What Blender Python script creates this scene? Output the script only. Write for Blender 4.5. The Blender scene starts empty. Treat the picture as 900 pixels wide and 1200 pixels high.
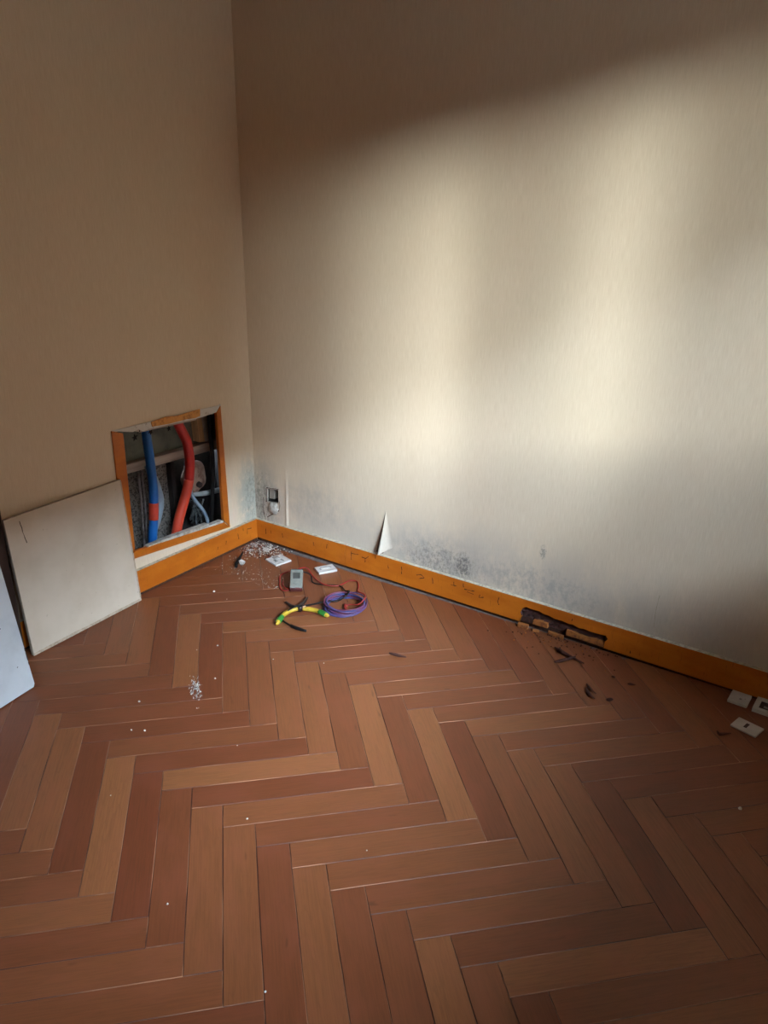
import bpy, bmesh, math, random
from mathutils import Vector, Matrix
random.seed(7)
C = bpy.context.scene.collection
sc = bpy.context.scene

# ------------------------------------------------------------------ camera
cam_data = bpy.data.cameras.new('camera')
cam_data.sensor_fit = 'HORIZONTAL'
cam_data.sensor_width = 36.0
cam_data.lens = 926.34 / 900 * 36.0
cam_data.clip_start = 0.02
cam = bpy.data.objects.new('camera', cam_data)
C.objects.link(cam)
fw = Vector((-0.5181, 0.7703, -0.3719)).normalized()
rt = Vector((0.8265, 0.5628, 0.0144))
rt = (rt - fw * rt.dot(fw)).normalized()
up = rt.cross(fw)
cam.matrix_world = Matrix(((rt.x, up.x, -fw.x, 2.2288), (rt.y, up.y, -fw.y, -2.3226), (rt.z, up.z, -fw.z, 1.4), (0, 0, 0, 1)))
sc.camera = cam

# ------------------------------------------------------------------ exposure, sky, sun
vs = sc.view_settings
vs.view_transform = 'Standard'
vs.look = 'None'
vs.gamma = 1
vs.use_curve_mapping = False
vs.exposure = 0.0
sc.cycles.use_denoising = True
sc.cycles.max_bounces = 10
sc.cycles.diffuse_bounces = 6

SKY_STRENGTH = 12.0
GLOW_STRENGTH = 400.0
GLOW_POWER = 12.0
SUN_STRENGTH = 2.7
world = bpy.data.worlds.new('hazy_sky')
sc.world = world
world.use_nodes = True
wn = world.node_tree.nodes
wl = world.node_tree.links
wn.clear()
w_out = wn.new('ShaderNodeOutputWorld')
w_bg = wn.new('ShaderNodeBackground')
w_ramp = wn.new('ShaderNodeValToRGB')
w_sep = wn.new('ShaderNodeSeparateXYZ')
w_tc = wn.new('ShaderNodeTexCoord')
wl.new(w_tc.outputs['Generated'], w_sep.inputs[0])
wl.new(w_sep.outputs['Z'], w_ramp.inputs[0])
w_ramp.color_ramp.elements[0].position = 0.16
w_ramp.color_ramp.elements[0].color = (0.87, 0.98, 1.02, 1)
w_ramp.color_ramp.elements[1].position = 0.42
w_ramp.color_ramp.elements[1].color = (0.78, 0.98, 1.24, 1)
wl.new(w_ramp.outputs[0], w_bg.inputs[0])
# hazy sky: brightest around the low sun, falling off smoothly over the whole dome
w_dot = wn.new('ShaderNodeVectorMath')
w_dot.operation = 'DOT_PRODUCT'
w_dot.inputs[1].default_value = Vector((1, -1.4, 0.8)).normalized()
wl.new(w_tc.outputs['Generated'], w_dot.inputs[0])
w_half = wn.new('ShaderNodeMath')
w_half.operation = 'MULTIPLY_ADD'
w_half.inputs[1].default_value = 0.5
w_half.inputs[2].default_value = 0.5
wl.new(w_dot.outputs['Value'], w_half.inputs[0])
w_pow = wn.new('ShaderNodeMath')
w_pow.operation = 'POWER'
w_pow.inputs[1].default_value = GLOW_POWER
wl.new(w_half.outputs[0], w_pow.inputs[0])
w_str = wn.new('ShaderNodeMath')
w_str.operation = 'MULTIPLY_ADD'
w_str.inputs[1].default_value = GLOW_STRENGTH
w_str.inputs[2].default_value = SKY_STRENGTH
wl.new(w_pow.outputs[0], w_str.inputs[0])
wl.new(w_str.outputs[0], w_bg.inputs[1])
wl.new(w_bg.outputs[0], w_out.inputs[0])

sun_data = bpy.data.lights.new('low_sun', 'SUN')
sun_data.energy = SUN_STRENGTH
sun_data.angle = math.radians(5.5)
sun_data.color = (0.93, 1.0, 1.0)
sun = bpy.data.objects.new('low_sun', sun_data)
C.objects.link(sun)
sun.location = (6, -3, 3)
sun.rotation_euler = Vector((-1, 0.8, -0.24)).to_track_quat('-Z', 'Y').to_euler()

# the daylight opening (a portal only guides the sampling of the sky)
WX = 3.1
WY0, WY1, WZ0, WZ1 = -2.55, -0.45, 1.03, 2.12      # window opening in the window wall
pl = bpy.data.lights.new('window_portal', 'AREA')
pl.shape = 'RECTANGLE'
pl.size = WY1 - WY0
pl.size_y = WZ1 - WZ0
pl.cycles.is_portal = True
po = bpy.data.objects.new('window_portal', pl)
C.objects.link(po)
po.location = (WX + 0.28, (WY0 + WY1) / 2, (WZ0 + WZ1) / 2)
po.rotation_euler = Vector((-1, 0, 0)).to_track_quat('-Z', 'Y').to_euler()


# ------------------------------------------------------------------ helpers
def srgb(h):
    h = h.lstrip('#')
    v = [int(h[i:i + 2], 16) / 255 for i in (0, 2, 4)]
    return tuple(c / 12.92 if c <= 0.04045 else ((c + 0.055) / 1.055) ** 2.4 for c in v) + (1,)


class NT:
    """tiny node-tree builder"""
    def __init__(self, name, rough=0.7, metal=0.0, spec=0.5):
        self.m = bpy.data.materials.new(name)
        self.m.use_nodes = True
        self.t = self.m.node_tree
        self.b = self.t.nodes['Principled BSDF']
        self.b.inputs['Roughness'].default_value = rough
        self.b.inputs['Metallic'].default_value = metal
        self.b.inputs['Specular IOR Level'].default_value = spec

    def n(self, kind, **kw):
        nd = self.t.nodes.new(kind)
        for k, v in kw.items():
            setattr(nd, k, v)
        return nd

    def put(self, sock, v):
        if isinstance(v, bpy.types.NodeSocket):
            self.t.links.new(v, sock)
        else:
            sock.default_value = v

    def math(self, op, a, b=0.0, c=0.0, clamp=False):
        nd = self.n('ShaderNodeMath', operation=op, use_clamp=clamp)
        self.put(nd.inputs[0], a)
        self.put(nd.inputs[1], b)
        self.put(nd.inputs[2], c)
        return nd.outputs[0]

    def mix(self, f, a, b, blend='MIX'):
        nd = self.n('ShaderNodeMix', data_type='RGBA', blend_type=blend)
        self.put(nd.inputs[0], f)
        self.put(nd.inputs[6], a)
        self.put(nd.inputs[7], b)
        return nd.outputs[2]

    def coords(self):
        return self.n('ShaderNodeTexCoord').outputs['Object']

    def xyz(self, v):
        nd = self.n('ShaderNodeSeparateXYZ')
        self.put(nd.inputs[0], v)
        return nd.outputs

    def scale(self, v, s):
        nd = self.n('ShaderNodeVectorMath', operation='MULTIPLY')
        self.put(nd.inputs[0], v)
        nd.inputs[1].default_value = s
        return nd.outputs[0]

    def add(self, v, s):
        nd = self.n('ShaderNodeVectorMath', operation='ADD')
        self.put(nd.inputs[0], v)
        self.put(nd.inputs[1], s)
        return nd.outputs[0]

    def noise(self, v, scale=5.0, detail=3.0, rough=0.5, dist=0.0):
        nd = self.n('ShaderNodeTexNoise')
        self.put(nd.inputs['Vector'], v)
        nd.inputs['Scale'].default_value = scale
        nd.inputs['Detail'].default_value = detail
        nd.inputs['Roughness'].default_value = rough
        nd.inputs['Distortion'].default_value = dist
        return nd.outputs['Fac']

    def step(self, v, lo, hi):
        nd = self.n('ShaderNodeMapRange', interpolation_type='SMOOTHSTEP')
        self.put(nd.inputs['Value'], v)
        nd.inputs['From Min'].default_value = lo
        nd.inputs['From Max'].default_value = hi
        return nd.outputs['Result']

    def bump(self, h, strength=0.3, dist=0.001):
        nd = self.n('ShaderNodeBump')
        nd.inputs['Strength'].default_value = strength
        nd.inputs['Distance'].default_value = dist
        self.put(nd.inputs['Height'], h)
        self.t.links.new(nd.outputs[0], self.b.inputs['Normal'])

    def color(self, v):
        self.put(self.b.inputs['Base Color'], v)
        return self.m


def simple(name, col, col2=None, rough=0.6, metal=0.0, scale=40.0, lo=0.4, hi=0.7, bump=0.0, stretch=(1, 1, 1), spec=0.5):
    k = NT(name, rough, metal, spec)
    v = k.scale(k.coords(), stretch)
    f = k.noise(v, scale, 4.0, 0.6)
    if col2 is None:
        c = srgb(col)
        col_b = tuple(x * 0.8 for x in c[:3]) + (1,)
    else:
        c, col_b = srgb(col), srgb(col2)
    if bump:
        k.bump(f, bump, 0.002)
    return k.color(k.mix(k.step(f, lo, hi), c, col_b))


def link_mesh(name, verts, faces, mats, parent=None, fmat=None, smooth=False):
    me = bpy.data.meshes.new(name)
    me.from_pydata([tuple(v) for v in verts], [], faces)
    return finish(name, me, mats, parent, fmat, smooth)


def finish(name, me, mats, parent=None, fmat=None, smooth=False):
    if not isinstance(mats, (list, tuple)):
        mats = [mats]
    for m in mats:
        me.materials.append(m)
    if fmat:
        for p, i in zip(me.polygons, fmat):
            p.material_index = i
    if smooth:
        for p in me.polygons:
            p.use_smooth = True
    me.update()
    o = bpy.data.objects.new(name, me)
    C.objects.link(o)
    if parent:
        o.parent = parent
    return o


def from_bm(name, bm, mats, parent=None, smooth=False):
    bmesh.ops.recalc_face_normals(bm, faces=bm.faces)
    me = bpy.data.meshes.new(name)
    bm.to_mesh(me)
    bm.free()
    return finish(name, me, mats, parent, None, smooth)


def empty(name, loc=(0, 0, 0), rz=0.0):
    o = bpy.data.objects.new(name, None)
    o.empty_display_size = 0.05
    C.objects.link(o)
    o.location = loc
    o.rotation_euler = (0, 0, rz)
    return o


def tag(o, label=None, cat=None, group=None, kind=None):
    if label:
        o['label'] = label
    if cat:
        o['category'] = cat
    if group:
        o['group'] = group
    if kind:
        o['kind'] = kind
    return o


def bm_box(bm, lo, hi, mat=None, bevel=0.0, seg=1):
    """axis box from lo to hi, optionally transformed, appended to bm"""
    b = bmesh.new()
    bmesh.ops.create_cube(b, size=1.0)
    lo, hi = Vector(lo), Vector(hi)
    for v in b.verts:
        v.co = Vector((lo[i] + (v.co[i] + 0.5) * (hi[i] - lo[i]) for i in range(3)))
    if bevel:
        bmesh.ops.bevel(b, geom=list(b.edges), offset=bevel, segments=seg, affect='EDGES', profile=0.5)
    if mat:
        b.transform(mat)
    me = bpy.data.meshes.new('tmp')
    b.to_mesh(me)
    b.free()
    bm.from_mesh(me)
    bpy.data.meshes.remove(me)


def box(name, lo, hi, m, parent=None, bevel=0.0, seg=1, mat=None):
    bm = bmesh.new()
    bm_box(bm, lo, hi, mat, bevel, seg)
    return from_bm(name, bm, m, parent)


def smooth_path(pts, n=6):
    """Catmull-Rom through the points"""
    P = [Vector(p) for p in pts]
    out = []
    for i in range(len(P) - 1):
        a = P[i - 1] if i else P[0] * 2 - P[1]
        b, c = P[i], P[i + 1]
        d = P[i + 2] if i + 2 < len(P) else c * 2 - b
        for j in range(n):
            t = j / n
            out.append(0.5 * ((2 * b) + (c - a) * t + (2 * a - 5 * b + 4 * c - d) * t * t + (3 * b - a - 3 * c + d) * t ** 3))
    out.append(P[-1])
    return out


def bm_tube(bm, pts, r, sides=8, caps=True, closed=False):
    """tube through pts; r a number or a list of radii"""
    n = len(pts)
    rs = r if isinstance(r, (list, tuple)) else [r] * n
    pts = [Vector(p) for p in pts]
    prev = None
    rings = []
    for i, p in enumerate(pts):
        if closed:
            t = pts[(i + 1) % n] - pts[i - 1]
        else:
            t = pts[min(i + 1, n - 1)] - pts[max(i - 1, 0)]
        t.normalize()
        if prev is None:
            a = Vector((0, 0, 1)) if abs(t.z) < 0.9 else Vector((1, 0, 0))
            u = t.cross(a).normalized()
        else:
            u = (prev - t * prev.dot(t)).normalized()
        prev = u
        w = t.cross(u)
        rings.append([bm.verts.new(p + (u * math.cos(2 * math.pi * k / sides) + w * math.sin(2 * math.pi * k / sides)) * rs[i]) for k in range(sides)])
    m = n if closed else n - 1
    for i in range(m):
        A, B = rings[i], rings[(i + 1) % n]
        for k in range(sides):
            f = bm.faces.new((A[k], A[(k + 1) % sides], B[(k + 1) % sides], B[k]))
            f.smooth = True
    if caps and not closed:
        bm.faces.new(rings[0][::-1])
        bm.faces.new(rings[-1])


def tube(name, pts, r, m, parent=None, sides=10, n=6, closed=False):
    bm = bmesh.new()
    P = smooth_path(pts, n) if n else [Vector(p) for p in pts]
    if isinstance(r, (list, tuple)):
        R = []
        for i in range(len(P)):
            t = i / (len(P) - 1) * (len(r) - 1)
            k = min(int(t), len(r) - 2)
            R.append(r[k] + (r[k + 1] - r[k]) * (t - k))
        r = R
    bm_tube(bm, P, r, sides, True, closed)
    return from_bm(name, bm, m, parent)


def bm_prism(bm, outline, to3, d0, d1):
    """outline of 2-D points lifted by to3(a, b, depth) between depths d0 and d1"""
    A = [bm.verts.new(to3(a, b, d0)) for a, b in outline]
    B = [bm.verts.new(to3(a, b, d1)) for a, b in outline]
    bm.faces.new(A)
    bm.faces.new(B[::-1])
    n = len(A)
    for i in range(n):
        bm.faces.new((A[i], B[i], B[(i + 1) % n], A[(i + 1) % n]))


def prism(name, outline, to3, d0, d1, m, parent=None, bevel=0.0):
    bm = bmesh.new()
    bm_prism(bm, outline, to3, d0, d1)
    bmesh.ops.recalc_face_normals(bm, faces=bm.faces)
    if bevel:
        bmesh.ops.bevel(bm, geom=list(bm.edges), offset=bevel, segments=1, affect='EDGES')
    return from_bm(name, bm, m, parent)


RW = lambda a, b, d: (a, -d, b)        # on the right wall (x, z, out of the wall)
LW = lambda a, b, d: (d, a, b)         # on the left wall (y, z, out of the wall)
FL = lambda a, b, d: (a, b, d)         # on the floor


def wall_with_hole(name, axis, outer, hole, thick, m, parent=None):
    """slab with one four-sided hole; outer and hole as four corners in order"""
    T = (lambda a, b, d: RW(a, b, d)) if axis == 'y' else (lambda a, b, d: LW(a, b, d))
    V = [T(a, b, 0) for a, b in outer] + [T(a, b, 0) for a, b in hole] + [T(a, b, -thick) for a, b in outer] + [T(a, b, -thick) for a, b in hole]
    F = []
    for i in range(4):
        j = (i + 1) % 4
        F.append((i, j, 4 + j, 4 + i))
        F.append((8 + i, 12 + i, 12 + j, 8 + j))
        F.append((4 + i, 4 + j, 12 + j, 12 + i))
        F.append((i, 8 + i, 8 + j, j))
    bm = bmesh.new()
    vs_ = [bm.verts.new(v) for v in V]
    for f in F:
        bm.faces.new([vs_[i] for i in f])
    return from_bm(name, bm, m, parent)


# ------------------------------------------------------------------ materials
def wall_material(name, axis, stains):
    """cream woven wallpaper with mould; stains = (a, z, ra, rz, lo, hi, scale, colour, strength)"""
    k = NT(name, 0.85, spec=0.25)
    v = k.coords()
    s = k.xyz(v)
    a = s[0] if axis == 'y' else s[1]
    z = s[2]
    fine = k.noise(k.scale(v, (520, 520, 22)), 1.0, 4.0, 0.6)
    mid = k.noise(k.scale(v, (70, 70, 5)), 1.0, 3.0, 0.6)
    big = k.noise(v, 2.2, 3.0, 0.6)
    col = k.mix(k.step(fine, 0.30, 0.70), srgb('#d6c2a5'), srgb('#e0ceb3'))
    col = k.mix(k.math('MULTIPLY', k.step(mid, 0.40, 0.80), 0.22), col, srgb('#d1bb99'))
    col = k.mix(k.math('MULTIPLY', k.step(big, 0.4, 0.7), 0.25), col, srgb('#d3c0a2'))
    for (ca, cz, ra, rz, lo, hi, scl, hexc, st) in stains:
        da = k.math('DIVIDE', k.math('SUBTRACT', a, ca), ra)
        dz = k.math('DIVIDE', k.math('SUBTRACT', z, cz), rz)
        d = k.math('SQRT', k.math('ADD', k.math('MULTIPLY', da, da), k.math('MULTIPLY', dz, dz)))
        mask = k.step(d, 1.0, 0.25)
        nz = k.step(k.math('ADD', k.noise(k.scale(v, (1, 1, 0.7)), scl, 5.0, 0.7), k.math('MULTIPLY', mask, 0.12)), lo, hi)
        col = k.mix(k.math('MULTIPLY', k.math('MULTIPLY', mask, nz), st), col, srgb(hexc))
    k.bump(k.math('ADD', fine, k.math('MULTIPLY', mid, 0.6)), 0.28, 0.0010)
    return k.color(col)


M = {}
M['wall_right'] = wall_material('wallpaper_right', 'y', [
    (1.15, 0.08, 1.7, 0.32, 0.30, 0.70, 6, '#a5a29a', 0.55),      # greyed lower zone
    (0.05, 0.17, 0.15, 0.28, 0.30, 0.65, 24, '#94908a', 0.65),   # mould in the corner
    (0.04, 0.17, 0.11, 0.22, 0.57, 0.70, 80, '#5a564f', 0.5),
    (0.33, 0.22, 0.30, 0.16, 0.40, 0.80, 14, '#98928a', 0.4),
    (0.90, 0.13, 0.36, 0.18, 0.35, 0.75, 26, '#8c8a86', 0.5),    # mould over the skirting
    (0.92, 0.14, 0.26, 0.11, 0.56, 0.72, 95, '#62605c', 0.5),
    (1.02, 0.15, 0.05, 0.08, 0.54, 0.66, 110, '#504e4a', 0.65),
    (1.30, 0.15, 0.40, 0.12, 0.50, 0.75, 40, '#8f8d88', 0.5),
    (1.318, 0.285, 0.018, 0.04, 0.54, 0.62, 130, '#7a766f', 0.6),
])
M['wall_left'] = wall_material('wallpaper_left', 'x', [
    (-0.03, 0.20, 0.11, 0.26, 0.35, 0.65, 26, '#9aa096', 0.75),
    (-0.02, 0.20, 0.08, 0.22, 0.58, 0.72, 80, '#6a6e68', 0.45),
])
M['plain_wall'] = simple('plain_wallpaper', '#744018', '#663612', 0.9, scale=6)
M['ceiling'] = simple('ceiling_paint', '#6a3410', '#5c2c0c', 0.9, scale=4)


def wood_floor():
    k = NT('parquet_wood', 0.42, spec=0.4)
    v = k.coords()
    info = k.n('ShaderNodeObjectInfo')
    off = k.n('ShaderNodeCombineXYZ')
    k.put(off.inputs[0], k.math('MULTIPLY', info.outputs['Random'], 37.0))
    k.put(off.inputs[1], k.math('MULTIPLY', info.outputs['Random'], 91.0))
    v = k.add(v, off.outputs[0])
    fib = k.noise(k.scale(v, (9, 260, 30)), 1.0, 5.0, 0.65, 0.3)
    rings = k.noise(k.scale(v, (3.0, 34, 10)), 1.0, 3.0, 0.55, 1.2)
    blot = k.noise(k.scale(v, (6, 14, 6)), 1.0, 3.0, 0.6)
    tone = k.xyz(info.outputs['Color'])[0]
    base = k.mix(tone, srgb('#66301b'), srgb('#98623a'))
    dark = k.mix(tone, srgb('#542715'), srgb('#80502f'))
    red = k.mix(tone, srgb('#723824'), srgb('#965d3a'))
    c = k.mix(k.math('MULTIPLY', k.step(fib, 0.35, 0.75), 0.75), base, dark)
    band = k.math('FRACT', k.math('MULTIPLY', rings, 7.0))
    c = k.mix(k.math('MULTIPLY', k.step(band, 0.55, 1.0), k.math('ADD', 0.16, k.math('MULTIPLY', tone, 0.45))), c, dark)
    c = k.mix(k.math('MULTIPLY', k.step(blot, 0.40, 0.72), 0.65), c, red)
    knot = k.noise(k.scale(v, (9, 30, 9)), 1.0, 2.0, 0.5)
    c = k.mix(k.math('MULTIPLY', k.step(knot, 0.70, 0.78), 0.5), c, srgb('#43200f'))
    k.put(k.b.inputs['Roughness'], k.math('ADD', 0.36, k.math('MULTIPLY', blot, 0.22)))
    k.bump(fib, 0.12, 0.0006)
    return k.color(c)


M['plank'] = wood_floor()


def edge_mat():
    k = NT('worn_plank_edge', 0.5)
    info = k.n('ShaderNodeObjectInfo')
    off = k.n('ShaderNodeCombineXYZ')
    k.put(off.inputs[0], k.math('MULTIPLY', info.outputs['Random'], 53.0))
    f = k.noise(k.scale(k.add(k.coords(), off.outputs[0]), (5, 14, 5)), 1.0, 2.0, 0.5)
    return k.color(k.mix(k.step(f, 0.42, 0.66), srgb('#46231a'), srgb('#9a6a4c')))


M['plank_edge'] = edge_mat()
M['subfloor'] = simple('dusty_subfloor', '#5d4a42', '#3c2a22', 0.95, scale=30, bump=0.3)
M['dust_strip'] = simple('grey_dust', '#6e625a', '#54473f', 0.95, scale=60, bump=0.3)


def orange_paint():
    k = NT('orange_gloss_paint', 0.38, spec=0.4)
    v = k.coords()
    big = k.noise(k.scale(v, (6, 6, 18)), 1.0, 4.0, 0.6)
    fine = k.noise(k.scale(v, (220, 220, 25)), 1.0, 4.0, 0.7)
    c = k.mix(k.step(big, 0.35, 0.7), srgb('#bf6a1a'), srgb('#b05c12'))
    c = k.mix(k.math('MULTIPLY', k.step(fine, 0.60, 0.70), 0.55), c, srgb('#7a3e14'))
    k.bump(fine, 0.25, 0.0008)
    return k.color(c)


M['orange'] = orange_paint()
M['ledge'] = simple('dusty_ledge', '#c9bda6', '#9d8f7c', 0.9, scale=70)
M['crack'] = simple('dark_wood_and_gap_shade', '#3a2014', '#57301c', 0.9, scale=90)  # bare wood and cracks, also the shade painted in under the skirtings
M['rotten'] = simple('rotten_wood', '#4a2a22', '#25120d', 0.95, scale=60, bump=0.9, stretch=(0.4, 1, 1))
M['raw_orange'] = simple('worn_orange_wood', '#a8662c', '#6e3e20', 0.75, scale=50)
M['remnant'] = simple('orange_remnant', '#cf8f44', '#a0652c', 0.7, scale=50)
M['white_plaster'] = simple('white_plaster', '#bcb6aa', '#948b7d', 0.9, scale=60, bump=0.4)
M['white_paint'] = simple('white_chipped_paint', '#c8c3b9', '#9a9183', 0.6, scale=50, lo=0.55, hi=0.75)
M['grey_green'] = simple('grey_green_board', '#77796a', '#5f6157', 0.9, scale=14, bump=0.2)
M['concrete'] = simple('speckled_concrete', '#757068', '#38342f', 0.95, scale=130, lo=0.45, hi=0.62, bump=0.5)
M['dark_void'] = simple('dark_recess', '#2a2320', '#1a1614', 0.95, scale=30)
M['batten'] = simple('grey_batten_wood', '#b3a597', '#988a7e', 0.8, scale=30, stretch=(1, 0.1, 1))
M['block_wood'] = simple('pale_wood', '#cda678', '#a8845a', 0.8, scale=30, stretch=(1, 1, 0.15))
M['grey_plate'] = simple('grey_plate', '#9a9184', '#857c70', 0.8, scale=30)
M['blue'] = simple('blue_plastic', '#1064ae', '#0c5496', 0.4, scale=12)
M['red'] = simple('red_plastic', '#c4281f', '#ae241c', 0.4, scale=12)
M['orange_red'] = simple('faded_red_plastic', '#d2472c', '#c03d26', 0.45, scale=12)
M['hose'] = simple('pale_blue_grey_plastic', '#8ca0ac', '#76899a', 0.5, scale=20)
M['metal'] = simple('dull_metal', '#9a9490', '#6d6661', 0.45, 0.8, scale=40)
M['old_brown'] = simple('stained_insulation', '#a88e7c', '#6e4f3e', 0.9, scale=26, bump=0.5)
M['pvc'] = simple('pale_pipe', '#a9b2b2', '#7f8684', 0.5, scale=30)
M['black'] = simple('black_rubber', '#0d0b0a', '#141110', 0.6, scale=40, spec=0.25)
M['foil'] = simple('crumpled_clear_plastic', '#5c6262', '#26292a', 0.3, 0.2, scale=60)
M['plate'] = simple('white_plastic', '#c6c2ba', '#b6b1a8', 0.45, scale=20)
M['plate_grey'] = simple('grey_relief', '#8f8a84', '#6f6963', 0.6, scale=30)
M['slot'] = simple('dark_slot', '#3a2520', '#20140f', 0.7, scale=30)
M['meter'] = simple('grey_plastic', '#7d7d72', '#707066', 0.55, scale=30)
M['meter_dark'] = simple('dark_grey_plastic', '#3f403d', '#2f302d', 0.5, scale=40)
M['meter_display'] = simple('meter_display', '#4a4a45', '#3a3a36', 0.35, scale=40)
M['red_wire'] = simple('red_wire', '#8e241c', '#751c16', 0.5, scale=30)
M['yellow'] = simple('yellow_grip', '#b8982e', '#a28422', 0.5, scale=30)
M['green'] = simple('green_grip', '#2f7a2c', '#256322', 0.5, scale=30)
M['steel'] = simple('dark_steel', '#4a3f3a', '#332b27', 0.4, 0.7, scale=40)
M['purple'] = simple('violet_cable', '#553a62', '#472f52', 0.5, scale=14)
M['blue_cable'] = simple('blue_cable', '#3c477a', '#313b6a', 0.5, scale=14)
M['mauve'] = simple('mauve_cable', '#6e3448', '#5c293b', 0.5, scale=14)
M['board'] = None
M['white_board'] = simple('bluish_white_paint', '#c0c4c4', '#b4b8b8', 0.5, scale=9)
M['board_edge'] = simple('board_edge', '#a99c88', '#8c7e6a', 0.8, scale=40)
M['dark_edge'] = simple('dark_edge', '#3a2f28', '#251d18', 0.8, scale=40)
M['splinter'] = simple('dark_splinter_wood', '#4a2519', '#2f150d', 0.9, scale=80)
M['window_paint'] = simple('window_paint', '#d8d4ca', '#ccc7bc', 0.5, scale=10)
M['blocker_brick'] = simple('blocker_render', '#6e4630', '#5a3622', 0.9, scale=3)
M['ground_outside'] = simple('outside_ground', '#5d5a54', '#4c4944', 0.9, scale=2)


def board_paint():
    k = NT('cream_board_paint', 0.6, spec=0.35)
    v = k.coords()
    big = k.noise(v, 7.0, 3.0, 0.6)
    spot = k.noise(v, 60.0, 3.0, 0.6)
    c = k.mix(k.step(big, 0.35, 0.7), srgb('#c9bba6'), srgb('#bfb09a'))
    c = k.mix(k.math('MULTIPLY', k.step(spot, 0.68, 0.76), 0.5), c, srgb('#8f8474'))
    k.bump(big, 0.1, 0.001)
    return k.color(c)


M['board'] = board_paint()


def glass_mat():
    k = NT('window_glass', 0.05)
    t = k.t
    out = t.nodes['Material Output']
    tr = k.n('ShaderNodeBsdfTransparent')
    gl = k.n('ShaderNodeBsdfGlossy')
    gl.inputs['Roughness'].default_value = 0.02
    fr = k.n('ShaderNodeFresnel')
    fr.inputs['IOR'].default_value = 1.45
    mx = k.n('ShaderNodeMixShader')
    t.links.new(fr.outputs[0], mx.inputs[0])
    t.links.new(tr.outputs[0], mx.inputs[1])
    t.links.new(gl.outputs[0], mx.inputs[2])
    t.links.new(mx.outputs[0], out.inputs['Surface'])
    return k.m


M['glass'] = glass_mat()

# ------------------------------------------------------------------ room shell
RX0, RY0, CZ = 0.0, -4.2, 2.6
# floor: the subfloor carries the planks
floor = box('floor', (0, RY0, -0.06), (WX, 0, -0.010), M['subfloor'])
tag(floor, 'herringbone parquet floor of reddish brown planks', kind='structure')

PW, PL_, PN = 0.07583, 6 * 0.07583, 6
P0 = Vector((0.9428, -1.262))
E1 = Vector((math.sqrt(0.5), math.sqrt(0.5)))
E2 = Vector((-math.sqrt(0.5), math.sqrt(0.5)))
TONE = {('V', -2, 0): 1, ('H', -1, 0): .9, ('V', 1, 1): .9, ('V', 3, 1): .9, ('V', 2, 1): -.3, ('V', 4, 0): .5, ('V', 7, 0): .85, ('H', 8, 0): .9,
        ('H', 4, 1): .7, ('V', -5, 0): .7, ('V', -4, 0): .65, ('V', -6, 1): .8, ('V', -8, 1): .5, ('V', -3, 2): .7, ('V', -1, 2): .6,
        ('V', 9, 1): .45, ('V', 6, 1): .4, ('V', 7, 2): .4, ('H', 1, 0): .3, ('H', 2, 0): -.1, ('V', 3, 0): -.3, ('V', -3, 0): -.5,
        ('V', -1, 0): -.6, ('V', 1, 0): .3, ('V', 2, 0): .3, ('H', 1, 1): .2, ('V', 7, 1): .3, ('V', 5, 0): -.2, ('V', 6, 0): -.1,
        ('H', 6, 0): .15, ('H', 4, 0): .2, ('H', -4, 1): .4, ('V', 0, 1): -.1, ('V', -2, 1): .4, ('V', 4, 1): -.5, ('V', 5, 1): .1,
        ('V', 8, 1): -.5, ('V', 3, 2): .1, ('V', 4, 2): .3, ('H', 5, 0): 0, ('V', -9, 1): .3, ('V', -7, 1): -.3, ('V', -5, 1): -.4,
        ('V', -4, 1): 0, ('V', -3, 1): .2, ('V', -11, 1): 0, ('H', -8, 0): .1, ('H', -3, 0): 0, ('H', -7, 0): -.2, ('H', 2, 1): -.1,
        ('V', 0, 0): -.3, ('H', -1, -1): -.2, ('H', 5, 1): 0, ('H', 7, 0): -.2, ('H', 5, 2): .1, ('V', 5, 2): -.1, ('H', 7, 1): -.3}


def clip(poly, f):
    out = []
    for i in range(len(poly)):
        a, b = poly[i], poly[(i + 1) % len(poly)]
        fa, fb = f(a), f(b)
        if fa >= 0:
            out.append(a)
        if (fa >= 0) != (fb >= 0):
            out.append(a + (b - a) * (fa / (fa - fb)))
    return out


def area(p):
    return abs(sum(p[i].x * p[(i + 1) % len(p)].y - p[(i + 1) % len(p)].x * p[i].y for i in range(len(p)))) / 2


EDGES = [lambda p: p.x - 0.012, lambda p: WX - 0.01 - p.x, lambda p: -0.012 - p.y, lambda p: p.y - RY0 - 0.01,
         lambda p: (-0.042 + 0.0165 * p.x) - p.y]
cells = []
for m in range(-9, 10):
    for k in range(-45, 46):
        for kind in 'VH':
            if kind == 'V':
                a0, a1, b0, b1 = k + m * PN - 1, k + m * PN, -k + m * PN - PN, -k + m * PN
            else:
                a0, a1, b0, b1 = k + m * PN, k + m * PN + PN, -k - 1 + m * PN, -k + m * PN
            g = 0.0032
            q = [P0 + E1 * (a * PW) + E2 * (b * PW) for a, b in ((a0 + g, b0 + g), (a1 - g, b0 + g), (a1 - g, b1 - g), (a0 + g, b1 - g))]
            full = True
            for f in EDGES:
                if any(f(p) < 0 for p in q):
                    full = False
                q = clip(q, f) if q else q
            if len(q) > 2 and area(q) > 2e-4:
                cen = P0 + E1 * ((a0 + a1) / 2 * PW) + E2 * ((b0 + b1) / 2 * PW)
                cells.append((kind, k, m, cen, q, full))


def cam_rank(c):
    p = Vector((c[3].x, c[3].y, 0)) - cam.matrix_world.translation
    z = p.dot(fw)
    if z < 0.2:
        return 9 + p.length
    u, v = abs(p.dot(rt) / z) / 0.486, abs(p.dot(up) / z) / 0.648
    return max(u, v)


cells.sort(key=cam_rank)


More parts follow.
